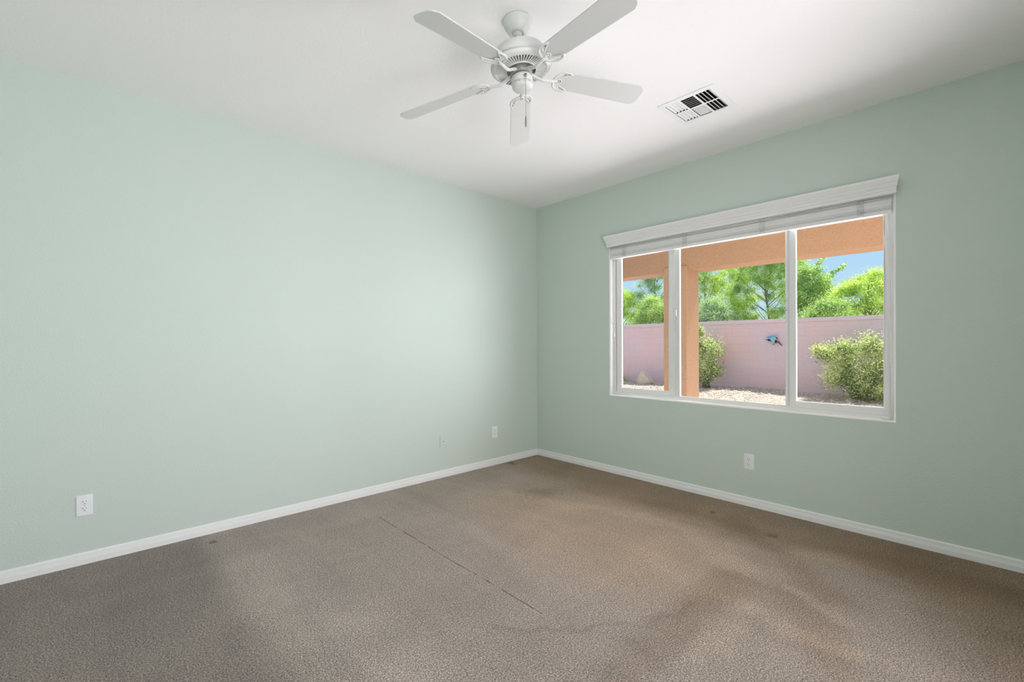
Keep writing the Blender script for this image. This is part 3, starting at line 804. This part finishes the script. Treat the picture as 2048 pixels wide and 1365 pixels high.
def outlet(wall, c, label, screws_dark=False):
    fn = plate_map(wall, c); og = fn(0, 0, 0)
    r = empty('electrical_outlet', og); tag(r, label, 'outlet', 'white duplex wall outlets')
    cover(fn, 0.070, 0.116, M_plate, r, og)
    for s in (1, -1):
        vc = s * 0.0195
        poly = []
        for k in range(28):
            a = 2 * PI * k / 28
            poly.append((0.0172 * math.cos(a), vc + max(-0.0138, min(0.0138, 0.0172 * math.sin(a)))))
        rc = MB().prism(poly, fn, 0.0050, 0.0072).build('receptacle', M_plate, r, og, bevel=0.0005)
        b = MB()
        b.prism([(-0.0075, vc - 0.001), (-0.0053, vc - 0.001), (-0.0053, vc + 0.0085), (-0.0075, vc + 0.0085)], fn, 0.0070, 0.00745)
        b.prism([(0.0053, vc + 0.0005), (0.0073, vc + 0.0005), (0.0073, vc + 0.0078), (0.0053, vc + 0.0078)], fn, 0.0070, 0.00745)
        b.prism([(0.0024 * math.cos(t), vc - 0.0085 + 0.0026 * math.sin(t)) for t in [2 * PI * i / 12 for i in range(12)]], fn, 0.0070, 0.00745)
        b.build('slots', M_slot, rc, og)
    MB().prism([(0.0026 * math.cos(t), 0.0026 * math.sin(t)) for t in [2 * PI * i / 14 for i in range(14)]], fn, 0.005, 0.0066).build('screw', M_screw, r, og)
    return r
outlet('left', (-3.682, 0.331), 'white outlet low on the left wall, nearest the camera')
outlet('left', (-0.625, 0.334), 'small white outlet on the left wall, close to the room corner')
outlet('right', (-2.227, 0.335), 'white outlet on the wall below the window')
# cable plate painted like the wall
fn = plate_map('left', (-1.258, 0.330)); og = fn(0, 0, 0)
r = empty('cable_plate', og)
tag(r, 'wall plate painted sage green with a small black cable jack in its middle', 'wall plate')
cover(fn, 0.070, 0.118, M_wall, r, og)
MB().prism([(0.0068 * math.cos(t), 0.0068 * math.sin(t) + 0.004) for t in [2 * PI * i / 6 for i in range(6)]], fn, 0.005, 0.0085).build('jack_nut', M_wall, r, og)
MB().prism([(0.0040 * math.cos(t), 0.0040 * math.sin(t) + 0.004) for t in [2 * PI * i / 14 for i in range(14)]], fn, 0.008, 0.0095).build('jack', M_slot, r, og)

# ------------------------------------------------------------------ patio and yard
GZ0, GZ1 = -0.06, 0.10
XW = 8.48
def ground_z(x, y):
    t = max(0.0, min(1.0, (x - 4.2) / (XW - 0.3 - 4.2)))
    return GZ0 + (GZ1 - GZ0) * t + 0.018 * math.sin(1.3 * y + 0.8 * x) * min(1, max(0, x - 4)) + 0.012 * math.sin(3.1 * y)* min(1, max(0, x - 5))
b = MB(); nx, ny = 50, 70
gx = [0.2 + (26 - 0.2) * (i / nx) ** 1.3 for i in range(nx + 1)]
gy = [-14 + 34 * j / ny for j in range(ny + 1)]
vs = [(x, y, ground_z(x, y)) for x in gx for y in gy]
fs = [(i * (ny + 1) + j, (i + 1) * (ny + 1) + j, (i + 1) * (ny + 1) + j + 1, i * (ny + 1) + j + 1) for i in range(nx) for j in range(ny)]
b.add(vs, fs, True)
struct(b.build('yard_ground', M_gravel), 'pale gravel yard outside the window', 'ground')
struct(MB().box(0.17, 3.75, -9, 9, -0.12, -0.02).build('patio_slab', M_cap), 'concrete patio outside the window', 'patio')
# loose stones on the gravel
rng = np.random.default_rng(7)
pv, pf = [], []
oct_ = np.array([(1, 0, 0), (-1, 0, 0), (0, 1, 0), (0, -1, 0), (0, 0, 1), (0, 0, -1)], float)
octf = [(0, 2, 4), (2, 1, 4), (1, 3, 4), (3, 0, 4), (2, 0, 5), (1, 2, 5), (3, 1, 5), (0, 3, 5)]
NP_ = 5200
for i in range(NP_):
    x = rng.uniform(5.2, XW - 0.07); y = rng.uniform(-2.9, 5.0)
    s = rng.uniform(0.012, 0.032)
    a = rng.uniform(0, 2 * PI); ca, sa = math.cos(a), math.sin(a)
    q_ = oct_ * np.array([s * rng.uniform(.8, 1.4), s, s * rng.uniform(.5, .8)]) * rng.uniform(0.8, 1.15, (6, 1))
    q_ = np.stack([q_[:, 0] * ca - q_[:, 1] * sa + x, q_[:, 0] * sa + q_[:, 1] * ca + y, q_[:, 2] + ground_z(x, y) + s * 0.2], 1)
    k0 = len(pv); pv.extend(map(tuple, q_)); pf.extend([(a_ + k0, b_ + k0, c_ + k0) for a_, b_, c_ in octf])
b = MB(); b.v = pv; b.f = pf; b.sm = [False] * len(pf)
tag(b.build('gravel', M_pebble), 'loose pale gravel stones covering the yard in front of the block wall', 'gravel', kind='stuff')

# block wall and its cap
gw = MB().box(XW, XW + 0.2, -16, 20, -0.3, 1.725).build('wall_garden', M_block)
struct(gw, 'pink painted block wall at the end of the yard', 'garden wall')
b = MB()
yy = -16.0
while yy < 20:
    b.box(XW - 0.02, XW + 0.22, yy + 0.0006, min(yy + 0.62, 20) - 0.0006, 1.725, 1.812); yy += 0.62
b.build('wall_cap', M_cap, gw)

# patio beam, column, roof
struct(MB().box(3.22, 3.62, -9, 9, 2.385, 2.98).build('patio_beam', M_stucco), 'tan stucco beam across the front of the patio cover', 'beam')
b = MB().box(3.18, 3.60, -0.178, 0.215, -0.06, 2.455)
struct(b.build('patio_column', M_stucco, None, None, bevel=0.012, seg=3), 'square tan stucco column holding the patio beam', 'column')
struct(MB().box(0.17, 4.05, -9, 9, 2.98, 3.22).build('patio_roof', M_stucco), 'roof of the covered patio', 'roof')
struct(MB().box(0.16, 0.175, -9, RY - 0.15, -0.1, 3.2).build('wall_outside', M_stucco), 'stucco outside wall of the house', 'wall')

# ---- rock
rc = bmesh.new()
bmesh.ops.create_icosphere(rc, subdivisions=4, radius=1.0)
rr_ = random.Random(3)
planes = [(Vector((rr_.uniform(-1, 1), rr_.uniform(-1, 1), rr_.uniform(-0.4, 1))).normalized(), rr_.uniform(0.62, 0.9)) for _ in range(13)]
for v in rc.verts:
    for nrm, d in planes:
        k = v.co.dot(nrm)
        if k > d: v.co -= nrm * (k - d) * 0.92
    # leaning wedge: tall on the +y side, sloping down towards -y
    v.co.z *= 1.0 + 0.5 * v.co.y
me = bpy.data.meshes.new('boulder'); rc.to_mesh(me); rc.free()
me.materials.append(M_rock)
bo = bpy.data.objects.new('boulder', me); COL.objects.link(bo)
bo.scale = (0.17, 0.25, 0.25); bo.location = (8.0, 3.42, 0.185); bo.rotation_euler = (0.12, 0.05, 0.25)
tag(bo, 'pale tan boulder lying on the gravel before the block wall', 'rock')

# ---- foliage
def leaves(rng, centres, radii, n, size, up=0.3, elong=1.8, stretch=(1, 1, 1)):
    # cloud of small folded leaves around puffs
    k = rng.integers(0, len(centres), n)
    c = np.asarray(centres)[k]; r = np.asarray(radii)[k][:, None]
    d = rng.normal(size=(n, 3)); d /= np.linalg.norm(d, axis=1)[:, None]
    p = c + d * r * np.minimum(np.abs(rng.normal(size=(n, 1))) * 0.68, 1.4) * np.array(stretch)
    ax = rng.normal(size=(n, 3)) + np.array([0, 0, up]) + d * 0.7; ax /= np.linalg.norm(ax, axis=1)[:, None]
    ot = np.cross(ax, rng.normal(size=(n, 3))); ot /= np.linalg.norm(ot, axis=1)[:, None]
    s = size * rng.uniform(0.6, 1.4, (n, 1))
    L = ax * s * elong; Wd = ot * s * 0.5
    v = np.stack([p, p + L * 0.5 + Wd, p + L, p + L * 0.5 - Wd], 1).reshape(-1, 3)
    return v
def leaf_object(name, v, mat, parent=None, origin=(0, 0, 0)):
    n = len(v) // 4
    me = bpy.data.meshes.new(name)
    v = v - np.array(origin)
    me.vertices.add(len(v)); me.vertices.foreach_set('co', v.astype(np.float32).ravel())
    me.loops.add(4 * n); me.loops.foreach_set('vertex_index', np.arange(4 * n, dtype=np.int32))
    me.polygons.add(n); me.polygons.foreach_set('loop_start', np.arange(0, 4 * n, 4, dtype=np.int32))
    me.update(calc_edges=True); me.validate()
    me.materials.append(mat)
    o = bpy.data.objects.new(name, me); COL.objects.link(o)
    if parent: o.parent = parent
    else: o.location = origin
    return o
def tree(name, label, x, y, h, w, mat, seed, n=14000, size=0.05, npuff=110, base=0.45, pr=(0.20, 0.46), conic=0.0, group=None, sprigs=()):
    g = np.random.default_rng(seed)
    og = (x, y, 0.0)
    r = empty(name, og); tag(r, label, 'tree', group)
    cs, rs = [], []
    for i in range(npuff):
        t = g.uniform(0, 1) ** 0.8
        zz = base + (h - base - 0.15) * t
        prof_ = (math.sin(PI * min(1, 0.25 + 0.75 * t)) ** 0.7) * (1 - conic * t) + 0.12
        a = g.uniform(0, 2 * PI); rad = w * prof_ * g.uniform(0.25, 1.0) ** 0.5
        cs.append((x + rad * math.cos(a) * 0.8, y + rad * math.sin(a), zz)); rs.append(g.uniform(*pr) * (1 - 0.35 * t))
    v = leaves(g, cs, rs, int(n * 7.0), size * 0.38, stretch=(1, 1, 0.85))
    for (dy, zt_, ln) in sprigs:
        c2 = [(x + g.normal() * 0.05, y + dy * j / 8, zt_ - ln + ln * j / 8) for j in range(9)]
        v = np.concatenate([v, leaves(g, c2, [0.10 - 0.008 * j for j in range(9)], 260, size)])
    leaf_object('foliage', v, mat, r, og)
    b = MB()
    b.tube(bez([(x, y, -0.1), (x + 0.05, y - 0.06, h * 0.3), (x - 0.04, y + 0.08, h * 0.6), (x, y, h * 0.88)], 6), [0.055 - 0.0022 * i for i in range(19)], 8)
    for i in range(0, npuff, 2):
        c = Vector(cs[i]); st = Vector((x, y, max(0.5, c.z - 0.55 - 0.5 * abs(c.y - y))))
        mid = (c + st) / 2 + Vector((0, 0, -0.08))
        b.tube([st, mid, c], [0.014, 0.010, 0.004], 5)
    b.build('trunk', M_bark, r, og)
    return r
G = 'trees beyond the block wall'
tree('leafy_tree', 'low yellow-green tree beyond the wall, at the left edge of the left pane', 13.0, 7.55, 3.62, 1.15, M_leaf_lime, 11, 15000, group=G)
tree('leafy_tree', 'tall grey-green tree beyond the wall, between the left pane and the column', 13.8, 6.35, 5.6, 1.1, M_leaf_grey, 12, 15000, conic=0.35, group=G)
tree('leafy_tree', 'lime-tinted tree beyond the wall, just right of the patio column', 13.2, 3.95, 5.3, 1.15, M_leaf_lime, 13, 17000, group=G)
tree('sparse_tree', 'sparse bluish tree with sky showing through, left of the middle of the centre pane', 15.5, 3.95, 6.0, 1.1, M_leaf_grey, 14, 8500, npuff=44, pr=(0.16, 0.36), group=G)
tree('leafy_tree', 'big mid-green tree beyond the wall, in the right half of the centre pane', 13.4, 1.95, 5.5, 1.30, M_leaf_mid, 15, 24000, group=G)
tree('leafy_tree', 'pointed green tree with a stray top sprig, left part of the right pane', 13.0, 0.60, 3.65, 0.95, M_leaf_mid, 16, 17000, conic=0.25, group=G, sprigs=((-0.42, 4.0, 0.8), (-0.85, 3.55, 0.7)))
tree('leafy_tree', 'broad rounded yellow-green tree beyond the wall, at the right edge of the right pane', 12.6, -0.95, 3.35, 1.25, M_leaf_lime, 17, 19000, group=G)
tree('leafy_tree', 'dark low tree just behind the wall, below the sparse bluish one', 11.6, 3.05, 2.75, 0.95, M_leaf_grey, 18, 12000, group=G)
tree('leafy_tree', 'low dark green tree just behind the wall, below the broad rounded one', 11.0, -0.35, 2.45, 0.85, M_leaf_mid, 19, 11000, group=G)
tree('leafy_tree', 'green tree behind the wall hidden partly by the left window post', 12.2, 5.6, 3.1, 0.9, M_leaf_mid, 20, 11000, group=G)

def bush(label, x, y, h, w, seed, n, puffs, dry):
    g = np.random.default_rng(seed)
    z0 = ground_z(x, y)
    og = (x, y, z0)
    r = empty('garden_bush', og); tag(r, label, 'bush', 'bushes against the block wall')
    cs, rs = [], []
    for (dy, dz, rad) in puffs:
        for j in range(5):
            cs.append((x + g.uniform(-0.45, 0.3) * w, y + dy + g.normal() * 0.05, z0 + dz + g.normal() * 0.04)); rs.append(rad * g.uniform(0.7, 1.1))
    v = leaves(g, cs, rs, int(n * 4.4), 0.018, up=0.5, elong=2.2)
    leaf_object('foliage', v, M_leaf_bush, r, og)
    tops = [c for c in cs if c[2] > z0 + h * 0.55] or cs
    v = leaves(g, tops, [0.22] * len(tops), dry, 0.022, up=0.5, elong=1.6)
    tag(leaf_object('dry_flowers', v, M_leaf_dry, r, og), kind='stuff')
    b = MB()
    for c in cs[::2]:
        c = Vector(c); st = Vector((x + g.uniform(-.08, .08), y + g.uniform(-.10, .10), z0 - 0.03))
        b.tube([st, (st + c) / 2 + Vector((0, 0, 0.08)), c], [0.012, 0.009, 0.004], 5)
    b.build('stems', M_bark, r, og)
    return r
bush('large rounded bush with pale leaves before the block wall, in the right pane', 7.75, -1.58, 1.35, 0.85, 31, 9500,
     [(-0.55, 0.95, 0.28), (-0.15, 1.08, 0.26), (0.25, 1.02, 0.24), (0.52, 0.88, 0.20), (0.70, 0.98, 0.11), (-0.60, 0.55, 0.30), (-0.15, 0.62, 0.32), (0.25, 0.68, 0.22),
      (-0.45, 0.22, 0.24), (0.05, 0.34, 0.26), (0.38, 0.42, 0.20), (-0.10, 0.20, 0.18)], 420)
bush('narrow bush before the block wall, half hidden behind the patio column', 7.9, 1.62, 1.35, 0.6, 32, 6000,
     [(0.0, 1.08, 0.22), (-0.18, 0.90, 0.20), (0.15, 0.85, 0.22), (-0.05, 0.68, 0.24), (0.10, 0.50, 0.22), (-0.16, 0.42, 0.20), (0.02, 0.28, 0.20), (0.15, 1.38, 0.10)], 260)
g = np.random.default_rng(5)
v = leaves(g, [(8.25, 4.28 + 0.05 * j, ground_z(8.25, 4.2) + 0.04) for j in range(5)], [0.085] * 5, 900, 0.022, up=1.0)
tag(leaf_object('weed_clump', v, M_leaf_bush, None, (8.25, 4.4, 0.10)), 'small green weed clump at the foot of the wall, left of the boulder', 'weeds')

# ---- bird ornament on the block wall
BX = XW - 0.045
bi = empty('bird_ornament', (XW, 0.25, 1.28))
tag(bi, 'small blue metal bird ornament with a rusty tail hung on the block wall', 'wall ornament')
OG = (XW, 0.25, 1.28)
def bp(pts, name, mat, d0=0.0, d1=0.006, dx=0.0):
    MB().prism(pts, lambda u, v, d: (BX + dx - d, u, v), d0, d1).build(name, mat, bi, OG)
rot = Matrix.Rotation(math.radians(28), 3, 'X')
MB().sphere((BX, 0.235, 1.285), 0.030, 0.100, 0.042, 16, 10, Matrix.Rotation(math.radians(22), 3, 'X')).build('body', M_bird_dark, bi, OG)
MB().sphere((BX, 0.330, 1.305), 0.024, 0.034, 0.028, 14, 10).build('head', M_bird_dark, bi, OG)
MB().tube([(BX, 0.350, 1.308), (BX, 0.425, 1.322)], [0.010, 0.002], 8).build('beak', M_bird_dark, bi, OG)
bp([(0.345, 1.365), (0.210, 1.400), (0.160, 1.360), (0.180, 1.310), (0.205, 1.225), (0.235, 1.205), (0.262, 1.262), (0.285, 1.315), (0.325, 1.335)], 'wing', M_bird_teal, 0.030, 0.038)
bp([(0.395, 1.378), (0.300, 1.392), (0.205, 1.404), (0.180, 1.382), (0.260, 1.366), (0.340, 1.352)], 'wing', M_bird_blue, 0.038, 0.046)
bp([(0.205, 1.400), (0.120, 1.345), (0.135, 1.325), (0.190, 1.362)], 'wing', M_bird_dark, 0.028, 0.034)
bp([(0.170, 1.290), (0.105, 1.262), (0.035, 1.165), (0.042, 1.155), (0.085, 1.190), (0.150, 1.262)], 'tail', M_bird_rust, 0.0, 0.006)
bp([(0.240, 1.230), (0.215, 1.200), (0.225, 1.188), (0.250, 1.210)], 'foot', M_bird_dark, 0.0, 0.006)
MB().tube([(XW, 0.235, 1.285), (BX, 0.235, 1.285)], 0.006, 8).build('wall_pin', M_bird_dark, bi, OG)
